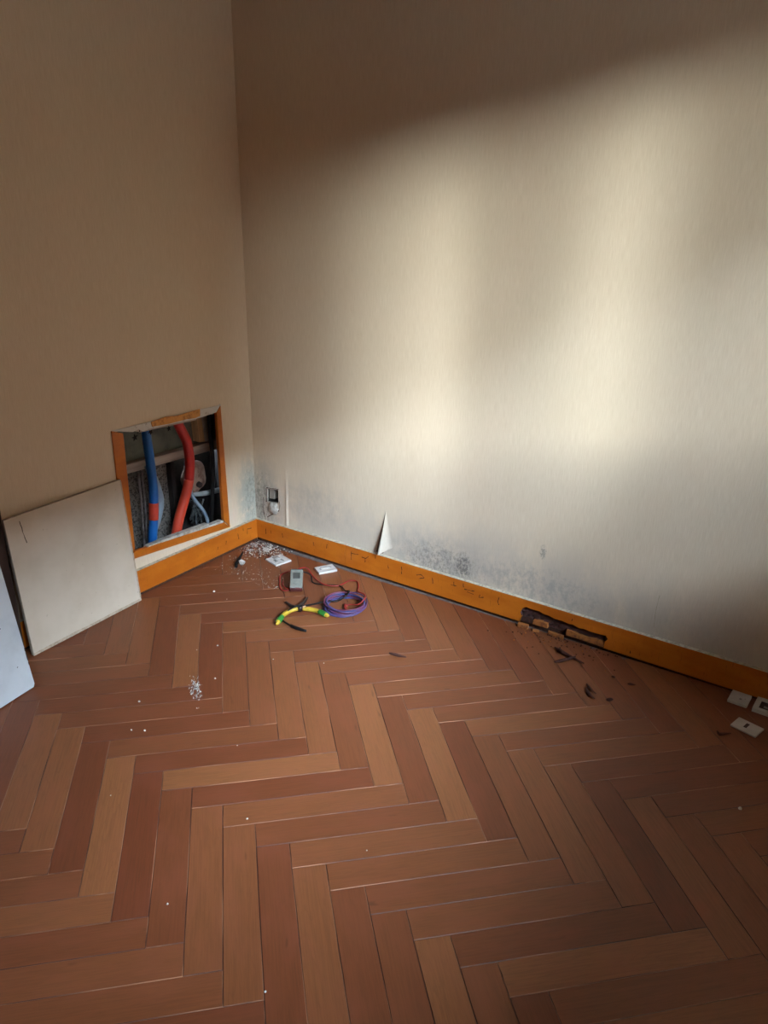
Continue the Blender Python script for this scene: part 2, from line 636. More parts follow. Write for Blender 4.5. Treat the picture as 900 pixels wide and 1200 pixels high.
def plank_mesh(q):
    """q: outline in the plank's own frame; bevelled top edge"""
    n = len(q)
    cx = sum(p.x for p in q) / n
    cy = sum(p.y for p in q) / n
    bv = 0.0011
    ins = []
    for i in range(n):
        a, b, c = q[i - 1], q[i], q[(i + 1) % n]
        d1 = (b - a).normalized()
        d2 = (c - b).normalized()
        n1 = Vector((-d1.y, d1.x))
        n2 = Vector((-d2.y, d2.x))
        h = n1 + n2
        h = h.normalized() * (bv / max(0.35, h.normalized().dot(n1)))
        ins.append(b + h)
    V = [(p.x, p.y, 0.0) for p in ins] + [(p.x, p.y, -bv * 0.8) for p in q] + [(p.x, p.y, -0.0105) for p in q]
    F = [tuple(range(n))]
    for i in range(n):
        j = (i + 1) % n
        F.append((n + i, n + j, j, i))
        F.append((2 * n + i, 2 * n + j, n + j, n + i))
    return V, F


rnd = random.Random(3)
shared = None
rest_v, rest_f = [], []
for i, (kind, k, m, cen, q, full) in enumerate(cells):
    ang = math.pi / 4 if kind == 'H' else math.pi * 3 / 4
    R = Matrix.Rotation(-ang, 2)
    loc = [R @ (p - cen) for p in q]
    if sum(loc[j].x * loc[(j + 1) % len(loc)].y - loc[(j + 1) % len(loc)].x * loc[j].y for j in range(len(loc))) < 0:
        loc.reverse()
    dz = rnd.uniform(-0.0005, 0.0)
    tone = TONE.get((kind, k, m), rnd.choice([-.4, -.3, -.2, -.1, 0, 0, .1, .2, .3, .5]))
    if i >= 292:
        V, F = plank_mesh(loc)
        Rb = Matrix.Rotation(ang, 2)
        o0 = len(rest_v)
        for v in V:
            w_ = Rb @ Vector(v[:2]) + cen
            rest_v.append((w_.x, w_.y, v[2]))
        rest_f += [tuple(o0 + j for j in f) for f in F]
        continue
    if full:
        if shared is None:
            V, F = plank_mesh(loc)
            shared = bpy.data.meshes.new('plank')
            shared.from_pydata(V, [], F)
            shared.materials.append(M['plank'])
            shared.materials.append(M['plank_edge'])
            for p in shared.polygons:
                p.material_index = 1 if p.index % 2 else 0
        me = shared
    else:
        V, F = plank_mesh(loc)
        me = bpy.data.meshes.new('plank')
        me.from_pydata(V, [], F)
        me.materials.append(M['plank'])
        me.materials.append(M['plank_edge'])
        for p in me.polygons:
            p.material_index = 1 if p.index % 2 else 0
    o = bpy.data.objects.new('plank', me)
    C.objects.link(o)
    o.parent = floor
    o.location = (cen.x, cen.y, dz)
    flip = rnd.random() < 0.5 and full
    o.rotation_euler = (rnd.uniform(-.0006, .0006), rnd.uniform(-.0003, .0003), ang + (math.pi if flip else 0))
    t = 0.33 + 0.36 * tone
    o.color = (max(0.0, min(1.0, t)), 0, 0, 1)
if rest_v:
    r_ = link_mesh('plank_field', rest_v, rest_f, M['plank'], floor)
    r_.color = (0.36, 0, 0, 1)
    tag(r_, kind='stuff')
# grey dusty gap between the planks and the right-hand skirting
dg = link_mesh('dust_gap', [(0.02, -0.044, -0.006), (WX, -0.02, -0.006), (WX, 0, -0.006), (0.02, 0, -0.006)], [(0, 1, 2, 3)], M['dust_strip'], floor)

# left wall with the pipe recess opening
HOLE = [(-0.672, 0.168), (-0.182, 0.132), (-0.186, 0.614), (-0.664, 0.632)]
wall_left = wall_with_hole('wall_left', 'x', [(RY0, -0.06), (0, -0.06), (0, CZ), (RY0, CZ)], HOLE, 0.014, M['wall_left'])
tag(wall_left, 'cream papered left wall with a square pipe recess', kind='structure')

# right wall with the broken socket hole
SOCK = [(0.064, 0.182), (0.130, 0.190), (0.132, 0.250), (0.067, 0.242)]
wall_right = wall_with_hole('wall_right', 'y', [(-0.0, -0.06), (WX, -0.06), (WX, CZ), (0, CZ)], SOCK, 0.012, M['wall_right'])
tag(wall_right, 'cream papered right wall with low sunlight and mould at its foot', kind='structure')

ceiling = box('ceiling', (0, RY0, CZ), (WX, 0, CZ + 0.1), M['ceiling'])
tag(ceiling, kind='structure')
wall_back = box('wall_back', (0, RY0 - 0.1, -0.06), (WX, RY0, CZ), M['plain_wall'])
tag(wall_back, kind='structure')
# window wall, 0.25 thick, in one mesh around its opening
bm = bmesh.new()
for lo, hi in (((WX, RY0, -0.06), (WX + .25, WY0, CZ)), ((WX, WY1, -0.06), (WX + .25, 0, CZ)), ((WX, WY0, -0.06), (WX + .25, WY1, WZ0)), ((WX, WY0, WZ1), (WX + .25, WY1, CZ))):
    bm_box(bm, lo, hi)
wall_window = from_bm('wall_window', bm, M['plain_wall'])
tag(wall_window, kind='structure')

# casement window
win = empty('window_1', (WX + 0.12, 0, 0))
tag(win, kind='structure')
fx0, fx1 = -0.03, 0.03
for nm, lo, hi in (('window_frame', (fx0, WY0, WZ0), (fx1, WY0 + .05, WZ1)), ('window_frame', (fx0, WY1 - .05, WZ0), (fx1, WY1, WZ1)),
                   ('window_frame', (fx0, WY0 + .05, WZ0), (fx1, WY1 - .05, WZ0 + .06)), ('window_frame', (fx0, WY0 + .05, WZ1 - .06), (fx1, WY1 - .05, WZ1)),
                   ('meeting_stile', (fx0 - .01, -1.66 - .028, WZ0 + .06), (fx1 + .01, -1.66 + .028, WZ1 - .06))):
    box(nm, lo, hi, M['window_paint'], win, 0.004)
box('window_pane', (-0.003, WY0 + .05, WZ0 + .06), (0.003, -1.688, WZ1 - .06), M['glass'], win)
box('window_pane', (-0.003, -1.632, WZ0 + .06), (0.003, WY1 - .05, WZ1 - .06), M['glass'], win)
box('window_sill', (-0.16, WY0 - .03, WZ0 - .03), (-0.03, WY1 + .03, WZ0), M['window_paint'], win, 0.004)

# thin cream curtains drawn to both sides of the window
def curtain_mat(clear):
    kc = NT('sheer_curtain', 0.9)
    tl = kc.n('ShaderNodeBsdfTranslucent')
    tl.inputs['Color'].default_value = (0.82, 0.70, 0.53, 1)
    tt = kc.n('ShaderNodeBsdfTransparent')
    m1 = kc.n('ShaderNodeMixShader')
    m1.inputs[0].default_value = 0.85
    m2 = kc.n('ShaderNodeMixShader')
    m2.inputs[0].default_value = clear
    kc.color((0.74, 0.64, 0.48, 1))
    kc.t.links.new(kc.b.outputs[0], m1.inputs[1])
    kc.t.links.new(tl.outputs[0], m1.inputs[2])
    kc.t.links.new(m1.outputs[0], m2.inputs[1])
    kc.t.links.new(tt.outputs[0], m2.inputs[2])
    kc.t.links.new(m2.outputs[0], kc.t.nodes['Material Output'].inputs['Surface'])
    return kc.m


for y0, y1, cl, lab in ((-1.17, -0.38, 0.40, 'thin cream curtain drawn to the corner side of the window'), (-2.66, -1.93, 0.30, 'thin cream curtain drawn to the far side of the window')):
    V, F = [], []
    nf = 72
    for i in range(nf + 1):
        y = y0 + (y1 - y0) * i / nf
        x = WX - 0.07 + 0.022 * math.sin(i * 0.82) + 0.008 * math.sin(i * 0.31)
        V += [(x, y, 0.75), (x + 0.004, y, 1.5), (x, y, 2.26)]
    for i in range(nf):
        F += [(3 * i, 3 * i + 3, 3 * i + 4, 3 * i + 1), (3 * i + 1, 3 * i + 4, 3 * i + 5, 3 * i + 2)]
    tag(link_mesh('curtain', V, F, curtain_mat(cl), smooth=True), lab, 'curtain')
tag(tube('curtain_rod', [(WX - 0.07, -2.85, 2.27), (WX - 0.07, -0.5, 2.27)], 0.010, M['metal'], None, 10, 0), 'metal curtain rod above the window', 'rod')

# outside the window, never in frame: ground, and blocks added to cut off sky light
og = box('ground', (WX + 0.3, -60, -3.2), (70, 60, -3.0), M['ground_outside'])
tag(og, kind='structure')
ob = box('sky_blocker', (32, -60, -3.0), (36, -21.3, 7.0), M['blocker_brick'])
tag(ob, kind='structure')
ob = box('sky_blocker', (30, -21.3, -3.0), (42, 60, 15.4), M['blocker_brick'])  # tall unseen block, sized to keep sky light off the left wall
tag(ob, kind='structure')

# ------------------------------------------------------------------ skirting boards
def board_on(name, outline, T, d, parent, ledge_at):
    """orange board; faces that look up become dusty ledge"""
    bm = bmesh.new()
    bm_prism(bm, outline, T, 0.0, d)
    bmesh.ops.recalc_face_normals(bm, faces=bm.faces)
    bmesh.ops.triangulate(bm, faces=[f for f in bm.faces if len(f.verts) > 4])
    o = from_bm(name, bm, [M['orange'], M['ledge'], M['rotten']], parent)
    for p in o.data.polygons:
        if p.normal.z > 0.9 and p.center.z > ledge_at:
            p.material_index = 1
        elif abs(p.normal.z) > 0.3 and 0.015 < p.center.z < ledge_at:
            p.material_index = 2
    return o


bb_right = empty('baseboard_right', (0, 0, 0))
tag(bb_right, 'cracked orange skirting board along the right wall, rotten in its middle', kind='structure')
BZ0, BZ1, BD = 0.009, 0.100, 0.016
board_on('skirting_board', [(0.0, BZ0 + .004), (0.4905, BZ0), (0.4905, BZ1), (0.0, BZ1 - .004)], RW, BD, bb_right, 0.09)
notch = [(1.568, BZ0), (1.570, 0.034), (1.578, 0.046), (1.571, 0.057), (1.545, 0.055), (1.519, 0.054), (1.495, 0.057), (1.477, 0.054), (1.455, 0.060), (1.440, 0.058), (1.416, 0.062),
         (1.39, 0.061), (1.363, 0.066), (1.35, 0.065), (1.332, 0.072), (1.30, 0.070), (1.283, 0.073), (1.270, 0.064), (1.262, 0.045), (1.268, 0.033), (1.262, BZ0)]
board_on('skirting_board', [(0.4925, BZ0), *notch[::-1], (WX - .001, BZ0 - .004), (WX - .001, BZ1), (0.4925, BZ1)], RW, BD, bb_right, 0.09)
# rough rotten timber behind the broken face
V, F = [], []
nx, nz = 34, 8
rr = random.Random(5)
for j in range(nz + 1):
    for i in range(nx + 1):
        V.append((1.255 + 0.33 * i / nx, -0.0012 - rr.uniform(0, 0.008) * (0.4 + 0.6 * (j % 2)), 0.008 + 0.070 * j / nz))
for j in range(nz):
    for i in range(nx):
        a = j * (nx + 1) + i
        F.append((a, a + 1, a + nx + 2, a + nx + 1))
tag(link_mesh('rotten_core', V, F, M['rotten'], bb_right), 'dark crumbling rotten wood')
for pts, d0, d1, mm in (([(1.264, 0.012), (1.308, 0.014), (1.308, 0.036), (1.290, 0.035), (1.271, 0.032)], 0.006, 0.0145, 'crack'),
                        ([(1.311, 0.014), (1.367, 0.016), (1.365, 0.033), (1.342, 0.036), (1.313, 0.031)], 0.005, 0.0165, 'raw_orange'),
                        ([(1.436, 0.013), (1.480, 0.014), (1.480, 0.029), (1.455, 0.033), (1.436, 0.034)], 0.005, 0.0175, 'raw_orange'),
                        ([(1.482, 0.013), (1.566, 0.012), (1.566, 0.030), (1.540, 0.033), (1.512, 0.027), (1.482, 0.029)], 0.005, 0.0165, 'raw_orange')):
    prism('broken_strip', pts, RW, d0, d1, M[mm], bb_right)


def crack_strip(bm, pts, T, wid, d):
    P = [Vector(p) for p in pts]
    rc = random.Random(len(pts) + int(P[0].x * 1000))
    D = []
    for i in range(len(P) - 1):
        for j in range(4):
            D.append(P[i].lerp(P[i + 1], j / 4) + Vector((rc.uniform(-.0012, .0012), rc.uniform(-.0012, .0012))))
    D.append(P[-1])
    for i in range(len(D) - 1):
        t = (D[i + 1] - D[i])
        if t.length < 1e-6:
            continue
        n = Vector((-t.y, t.x)).normalized() * wid * rc.uniform(0.5, 1.2)
        bm_prism(bm, [D[i] - n, D[i + 1] - n, D[i + 1] + n, D[i] + n], T, d - 0.001, d + 0.0003)


CR_R = [[(.523, .079), (.523, .044)], [(.523, .071), (.559, .077)], [(.575, .070), (.592, .068), (.608, .082)], [(.592, .068), (.59, .050)], [(.641, .096), (.641, .082)],
        [(.763, .082), (.764, .050)], [(.83, .066), (.85, .073), (.866, .063), (.841, .054)], [(.992, .085), (.993, .070)], [(.979, .069), (1.003, .071)], [(1.03, .089), (1.033, .074)],
        [(1.037, .068), (1.078, .072)], [(1.047, .060), (1.075, .059)], [(1.102, .064), (1.098, .053), (1.116, .059)], [(1.178, .079), (1.171, .062), (1.179, .048)], [(.067, .066), (.067, .04)],
        [(.16, .066), (.163, .048)], [(.096, .062), (.097, .05)], [(.33, .07), (.332, .055)], [(.40, .08), (.398, .06)], [(.90, .075), (.903, .05)], [(.70, .07), (.702, .055)], [(1.45, .070), (1.452, .083)], [(1.655, .03), (1.657, .02)]]
bm = bmesh.new()
for c in CR_R:
    crack_strip(bm, c, RW, 0.0016, BD)
tag(from_bm('paint_cracks', bm, M['crack'], bb_right), 'dark flaked cracks in the orange paint', kind='stuff')

bb_left = empty('baseboard_left', (0, 0, 0))
tag(bb_left, 'orange painted skirting board along the left wall below the recess', kind='structure')
board_on('skirting_board', [(-1.129, BZ0), (-BD - .0005, BZ0 + .002), (-BD - .0005, BZ1 - .003), (-1.129, BZ1 + .004)], LW, BD, bb_left, 0.09)
bm = bmesh.new()
for c in [[(-.134, .070), (-.129, .042)], [(-.079, .070), (-.05, .066)], [(-.076, .066), (-.077, .045)], [(-.20, .06), (-.205, .045)], [(-.10, .08), (-.10, .07)], [(-.25, .05), (-.252, .04)]]:
    crack_strip(bm, c, LW, 0.0016, BD)
tag(from_bm('paint_cracks', bm, M['crack'], bb_left), 'dark flaked cracks in the orange paint', kind='stuff')

box('gap_shade', (0.0005, -1.129, -0.0099), (0.006, -0.007, 0.016), M['crack'], bb_left)  # dark strips standing in for the shade in the gap under the skirtings
box('gap_shade', (0.007, -0.0055, -0.0055), (WX - .002, -0.0005, 0.0195), M['crack'], bb_right)
door_trim = empty('door_1', (0, -1.20, 0))
tag(door_trim, 'dark brown door casing on the left wall behind the leaning boards', kind='structure')
box('door_casing', (0.0, -0.10, 0.0), (0.024, 0.072, 2.08), simple('dark_brown_casing', '#3f281a', '#301d12', 0.5, scale=20, stretch=(1, 1, .1)), door_trim, 0.004)
dark_wood = bpy.data.materials['dark_brown_casing']
box('door_casing', (0.0, -0.98, 0.0), (0.024, -0.89, 2.08), dark_wood, door_trim, 0.004)
box('door_casing', (0.0, -0.98, 2.082), (0.024, 0.072, 2.17), dark_wood, door_trim, 0.004)
leaf = box('door_leaf', (0.0, -0.888, 0.008), (0.010, -0.102, 2.078), dark_wood, door_trim, 0.002)
tube('door_handle', [(0.010, -0.83, 1.02), (0.05, -0.83, 1.02), (0.056, -0.80, 1.02), (0.056, -0.72, 1.02)], 0.008, M['metal'], leaf, 10, 4)
board_on('skirting_board', [(RY0, BZ0), (-2.182, BZ0), (-2.182, BZ1), (RY0, BZ1)], LW, BD, bb_left, 0.09)
# ------------------------------------------------------------------ right wall details
# recess behind the torn socket hole
V, F = [], []
for (a, z) in SOCK:
    V.append((a, 0.0115, z))
for (a, z) in SOCK:
    V.append((a, 0.05, z))
F = [(4, 5, 6, 7)] + [(i, (i + 1) % 4, 4 + (i + 1) % 4, 4 + i) for i in range(4)]
link_mesh('socket_recess', V, F, M['dark_void'], wall_right)
prism('mounting_box', [(0.070, 0.196), (0.098, 0.198), (0.098, 0.240), (0.071, 0.238)], RW, -0.045, -0.012, M['grey_plate'], wall_right, 0.001)
bm = bmesh.new()
bmesh.ops.create_icosphere(bm, subdivisions=3, radius=1.0)
rr = random.Random(2)
for v in bm.verts:
    s_ = 1 + 0.22 * math.sin(v.co.x * 7 + v.co.z * 5) * math.cos(v.co.z * 6 + 1)
    v.co = Vector((0.105 + v.co.x * 0.026 * s_, -0.002 + v.co.y * 0.012, 0.162 + v.co.z * 0.025 * s_))
tag(from_bm('plaster_lump', bm, M['white_plaster'], wall_right, True), 'broken white plaster lump below the socket hole')
# torn wallpaper rim and crack round the hole
bm = bmesh.new()
for c in [[(.064, .182), (.066, .246)], [(.066, .246), (.100, .250), (.134, .254)], [(.136, .20), (.138, .178), (.130, .155)], [(.130, .155), (.100, .135), (.064, .112)], [(.045, .20), (.040, .15), (.05, .11)]]:
    crack_strip(bm, c, RW, 0.0018, 0.0002)
tag(from_bm('plaster_crack', bm, M['crack'], wall_right), 'dark cracks round the socket hole', kind='stuff')
# loose vertical paper edge
V, F = [], []
for i in range(15):
    z = 0.102 + 0.27 * i / 14
    lift = 0.0055 * (1 - i / 14) ** 0.7 + 0.0006
    V += [(0.176, -lift, z), (0.1795, -lift * 0.8, z), (0.187, -0.0004, z), (0.176, -lift + 0.0008, z)]
for i in range(14):
    a = i * 4
    F += [(a, a + 1, a + 5, a + 4), (a + 1, a + 2, a + 6, a + 5), (a, a + 4, a + 7, a + 3)]
link_mesh('paper_edge', V, F, M['wall_right'], wall_right)
bm = bmesh.new()
crack_strip(bm, [(1.716, 0.245), (1.712, 0.19), (1.714, 0.13)], RW, 0.0005, 0.0)
tag(from_bm('scratch', bm, simple('ochre_scratch', '#a2947a', '#948568', 0.9), wall_right), 'faint upright ochre scratch above the skirting')
# peeled triangular flap: its left edge curls away from the wall
V, F = [], []
NR, NS = 16, 8
tip, bl, br = Vector((0.676, 0.290)), Vector((0.655, 0.108)), Vector((0.709, 0.140))
for i in range(NR + 1):
    t = i / NR
    for j in range(NS + 1):
        s_ = j / NS
        p = tip.lerp(bl, t).lerp(tip.lerp(br, t), s_)
        out = 0.0006 + 0.034 * (t ** 1.3) * (1 - s_) ** 1.6
        V.append((p.x + 0.006 * t * (1 - s_), -out, p.y))
off = len(V)
V += [(x, y + 0.0009, z) for x, y, z in V]
for i in range(NR):
    for j in range(NS):
        a = i * (NS + 1) + j
        F.append((a, a + NS + 1, a + NS + 2, a + 1))
        F.append((off + a, off + a + 1, off + a + NS + 2, off + a + NS + 1))
for i in range(NR):
    a = i * (NS + 1)
    F.append((a, off + a, off + a + NS + 1, a + NS + 1))
for j in range(NS):
    a = NR * (NS + 1) + j
    F.append((a, off + a, off + a + 1, a + 1))
tag(link_mesh('wallpaper_flap', V, F, M['wall_right'], wall_right, smooth=True), 'peeled pointed flap of wallpaper standing off the wall')
tag(prism('bare_patch', [(0.676, 0.287), (0.633, 0.104), (0.665, 0.104), (0.690, 0.15)], RW, 0.0001, 0.0005, simple('bare_brown_plaster', '#6a5142', '#4f3a2e', 0.95, scale=50), wall_right), 'bare brown plaster left by the torn paper')

# ------------------------------------------------------------------ pipe recess in the left wall
rec = empty('wall_recess', (-0.03, -0.43, 0.15))
tag(rec, 'open square pipe recess in the left wall', kind='structure')
rec.matrix_world = Matrix.Translation((-0.03, -0.43, 0.15))


def R_(o):
    """keep a part where it was modelled"""
    o.matrix_parent_inverse = Matrix.Translation(o.parent.location).inverted()
    return o


RB = -0.135
R_(box('back_panel', (RB - .02, -0.76, 0.44), (RB, -0.08, 0.72), M['grey_green'], rec))
R_(box('back_panel', (RB - .03, -0.76, 0.02), (RB - .008, -0.33, 0.44), M['concrete'], rec))
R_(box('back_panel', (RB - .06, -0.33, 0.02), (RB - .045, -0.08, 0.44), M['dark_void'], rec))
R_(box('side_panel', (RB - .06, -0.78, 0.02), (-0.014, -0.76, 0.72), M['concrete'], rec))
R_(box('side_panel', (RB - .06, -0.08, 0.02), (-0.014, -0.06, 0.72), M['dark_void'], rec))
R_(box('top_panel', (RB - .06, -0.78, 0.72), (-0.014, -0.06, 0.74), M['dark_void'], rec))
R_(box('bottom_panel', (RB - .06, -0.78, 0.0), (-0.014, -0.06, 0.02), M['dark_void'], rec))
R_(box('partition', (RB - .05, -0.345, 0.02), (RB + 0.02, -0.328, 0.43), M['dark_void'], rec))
R_(tag(prism('batten', [(-0.76, 0.438), (-0.082, 0.412), (-0.082, 0.448), (-0.76, 0.472)], LW, RB + .001, RB + .035, M['batten'], rec, 0.0015), 'pale horizontal timber batten'))

# frame round the opening
hf = empty('access_hatch', (0, -0.43, 0.11))
tag(hf, 'orange painted wooden frame round the open pipe recess in the left wall', 'hatch')
LBo, RBo, RTo, LTo = (-0.690, 0.151), (-0.165, 0.108), (-0.175, 0.627), (-0.687, 0.640)
LBi, RBi, RTi, LTi = (-0.647, 0.185), (-0.198, 0.152), (-0.198, 0.604), (-0.642, 0.622)
FD = 0.007
R_(prism('frame_strip', [LBo, LBi, LTi, LTo], LW, -0.008, FD, M['orange'], hf, 0.0012))
R_(prism('frame_strip', [RBo, RTo, RTi, RBi], LW, -0.008, FD, M['orange'], hf, 0.0012))
R_(prism('frame_strip', [LBo, RBo, (-0.199, 0.140), (-0.648, 0.176)], LW, -0.008, FD + .0005, M['orange'], hf, 0.0012))
R_(tag(prism('plaster_lip', [(-0.595, 0.166), (-0.585, 0.174), (-0.50, 0.174), (-0.40, 0.169), (-0.285, 0.163), (-0.278, 0.152), (-0.21, 0.151), (-0.199, 0.147), (-0.199, 0.136)], LW, -0.016, FD - .001, M['white_plaster'], hf), 'chipped white plaster edge'))
R_(tag(prism('top_strip', [LTo, (-0.655, 0.632), (-0.600, 0.617), (-0.572, 0.622), (-0.556, 0.610), (-0.520, 0.612), (-0.29, 0.601), (-0.20, 0.604), (-0.178, 0.606), (-0.172, 0.632), (-0.182, 0.628), (-0.186, 0.628), (-0.29, 0.633), (-0.52, 0.637)], LW, -0.010, FD - .003, M['white_paint'], hf), 'chipped white top strip'))
R_(tag(prism('paint_remnant', [(-0.518, 0.636), (-0.515, 0.618), (-0.44, 0.612), (-0.36, 0.611), (-0.31, 0.606), (-0.286, 0.609), (-0.284, 0.635), (-0.40, 0.634), (-0.45, 0.640)], LW, FD - .004, FD + .001, M['remnant'], hf), 'leftover piece of orange painted wood'))
R_(tag(prism('wood_remnant', [(-0.60, 0.622), (-0.565, 0.606), (-0.50, 0.604), (-0.30, 0.594), (-0.29, 0.606), (-0.50, 0.618)], LW, -0.034, -0.002, M['batten'], hf), 'broken pale wood edge'))
for (y, z, s_) in ((-0.586, 0.592, .024), (-0.565, 0.612, .020), (-0.515, 0.596, .020), (-0.43, 0.590, .020), (-0.515, 0.622, .006), (-0.36, 0.622, .005), (-0.185, 0.602, .012)):
    bm = bmesh.new()
    for q in range(5):
        a = q * 2 * math.pi / 5 + y * 40
        bm_tube(bm, [(-0.004 - q * .0008, y, z), (-0.006, y + math.cos(a) * s_ * .55, z + math.sin(a) * s_ * .55)], [s_ * .22, s_ * .04], 5)
    R_(from_bm('splinter', bm, M['black'], hf))

# pipes and things in the recess
tag(tube('water_pipe', [(-0.06, -0.488, 0.715), (-0.06, -0.492, 0.60), (-0.062, -0.487, 0.50), (-0.062, -0.484, 0.435), (-0.058, -0.486, 0.36), (-0.06, -0.490, 0.303), (-0.06, -0.498, 0.235), (-0.06, -0.511, 0.165), (-0.062, -0.52, 0.03)],
         0.0175, M['blue'], None, 14), 'blue plastic water pipe rising through the open recess', 'pipe')
bp = bpy.data.objects['water_pipe']
tag(tube('pipe_sleeve', [(-0.06, -0.490, 0.303), (-0.06, -0.494, 0.27), (-0.06, -0.498, 0.237)], 0.0188, M['orange_red'], bp, 14), 'orange red sleeve around the blue pipe')
rp = tube('water_pipe', [(-0.06, -0.365, 0.715), (-0.06, -0.345, 0.60), (-0.058, -0.322, 0.54), (-0.056, -0.306, 0.498), (-0.054, -0.301, 0.421), (-0.056, -0.310, 0.345)], 0.0195, M['red'], None, 14)
tag(rp, 'red plastic water pipe curving through the open recess', 'pipe')
tag(tube('lower_pipe', [(-0.056, -0.310, 0.345), (-0.058, -0.330, 0.290), (-0.06, -0.356, 0.236), (-0.06, -0.387, 0.165), (-0.065, -0.42, 0.03)], 0.0198, M['orange_red'], rp, 14), 'faded orange red lower stretch')
tag(tube('grey_hose', [(-0.100, -0.478, 0.44), (-0.098, -0.450, 0.383), (-0.094, -0.434, 0.29), (-0.094, -0.452, 0.22), (-0.09, -0.485, 0.15), (-0.09, -0.505, 0.03)], [0.008, 0.016, 0.018, 0.016, 0.010, 0.009], M['hose'], None, 12),
    'pale blue grey hose bulging behind the blue pipe', 'hose')
for dy, lab in ((0.0, 'thin dull metal pipe left of the blue pipe, the outer of two'), (0.016, 'thin dull metal pipe nearest the blue pipe, the inner of two')):
    tag(tube('thin_pipe', [(-0.09, -0.522 + dy, 0.43), (-0.088, -0.524 + dy, 0.30), (-0.086, -0.530 + dy, 0.20), (-0.086, -0.535 + dy, 0.03)], 0.0045, M['metal'], None, 8), lab, 'pipe', 'thin metal pipes in the recess')
sh = box('timber_scrap', (RB - .007, -0.625, 0.10), (RB + 0.012, -0.545, 0.412), simple('brown_speckled_board', '#6b5a4c', '#3a2c22', 0.9, scale=110, bump=0.4), None, 0.002)
tag(sh, 'brown speckled board standing in the recess behind the thin pipes', 'board')
wb = empty('wood_block', (-0.11, -0.18, 0.46))
tag(wb, 'pale wooden block hanging in the upper right of the recess', 'block')
R_(prism('block', [(-0.213, 0.62), (-0.190, 0.62), (-0.176, 0.462), (-0.205, 0.466)], LW, RB + .002, -0.095, M['block_wood'], wb, 0.001))
R_(prism('plate', [(-0.188, 0.62), (-0.150, 0.62), (-0.150, 0.456), (-0.174, 0.460)], LW, RB + .002, -0.100, M['grey_plate'], wb, 0.001))
tag(tube('cable', [(-0.05, -0.185, 0.63), (-0.048, -0.190, 0.595), (-0.06, -0.175, 0.56), (-0.05, -0.186, 0.50), (-0.05, -0.184, 0.40), (-0.055, -0.190, 0.28), (-0.06, -0.20, 0.17), (-0.07, -0.21, 0.03)], 0.0085, M['black'], None, 10),
    'black cable hanging down the right side of the recess', 'cable')
# old insulated valve drum
bm = bmesh.new()
bmesh.ops.create_icosphere(bm, subdivisions=3, radius=1)
for v in bm.verts:
    c = v.co.copy()
    s_ = 1 + 0.08 * math.sin(c.y * 5 + c.z * 4)
    v.co = Vector((-0.115 + c.x * 0.030, -0.232 + c.y * 0.062 * s_, 0.325 + c.z * 0.072 * s_))
dv = from_bm('old_valve', bm, M['old_brown'], None, True)
tag(dv, 'stained brownish old valve body behind the red pipe', 'valve')
tag(tube('spindle', [(-0.095, -0.235, 0.30), (-0.075, -0.236, 0.295)], 0.012, M['slot'], dv, 10, 0), 'dark spindle')
tag(tube('waste_pipe', [(-0.11, -0.275, 0.262), (-0.10, -0.24, 0.253), (-0.098, -0.19, 0.243), (-0.10, -0.10, 0.232)], [0.006, 0.010, 0.011, 0.011], M['pvc'], None, 12), 'short pale pipe lying level under the old valve', 'pipe')
tag(tube('cable', [(-0.085, -0.285, 0.30), (-0.085, -0.275, 0.258), (-0.08, -0.25, 0.215), (-0.075, -0.225, 0.17), (-0.075, -0.205, 0.10), (-0.08, -0.20, 0.03)], 0.0075, M['hose'], None, 10), 'grey cable slanting down behind the red pipe', 'cable')
# crumpled clear plastic
bm = bmesh.new()
rr = random.Random(11)
for q in range(6):
    pts = [(-0.075 - rr.uniform(0, .05), -0.242 + rr.uniform(-.035, .02), 0.185 + rr.uniform(-.07, .05)) for _ in range(5)]
    bm_tube(bm, smooth_path(pts, 5), 0.0035, 5)
tag(from_bm('crumpled_plastic', bm, M['foil']), 'crumpled strips of clear plastic in the lower right of the recess', 'plastic')
bm = bmesh.new()
rr = random.Random(12)
for q in range(60):
    y, x = rr.uniform(-0.74, -0.12), rr.uniform(RB + .01, -0.035)
    s_ = rr.uniform(.008, .024)
    if min(abs(y + .52), abs(y + .42), abs(y + .205)) < .045 and x > -.115:
        continue
    bm_box(bm, (-s_, -s_ * .7, -s_ * .4), (s_, s_ * .7, s_ * .4), Matrix.Translation((x, y, 0.027 + rr.uniform(0, .085))) @ Matrix.Rotation(rr.uniform(0, 3), 4, 'Z') @ Matrix.Rotation(rr.uniform(-.6, .6), 4, 'X'))
tag(from_bm('rubble', bm, simple('dark_rubble', '#4a433d', '#231d19', 0.95, scale=50)), 'dark rubble in the bottom of the pipe recess', kind='stuff')

# ------------------------------------------------------------------ leaning boards
def slab(name, A, u, upv, w, h, th, mats, parent=None, cut=0.0):
    """rigid leaning board: A front bottom-left, u along, upv up, thickness behind the front"""
    n = u.cross(upv).normalized()
    out = [(0, 0), (w - cut * .6, 0), (w, cut), (w, h), (0, h)] if cut else [(0, 0), (w, 0), (w, h), (0, h)]
    bm = bmesh.new()
    bm_prism(bm, out, lambda a, b, d: A + u * a + upv * b - n * d, 0, th)
    bmesh.ops.recalc_face_normals(bm, faces=bm.faces)
    bmesh.ops.bevel(bm, geom=list(bm.edges), offset=0.0012, segments=1, affect='EDGES')
    o = from_bm(name, bm, mats, parent)
    for p in o.data.polygons:
        if abs(p.normal.dot(n)) < 0.9:
            p.material_index = 1
    return o


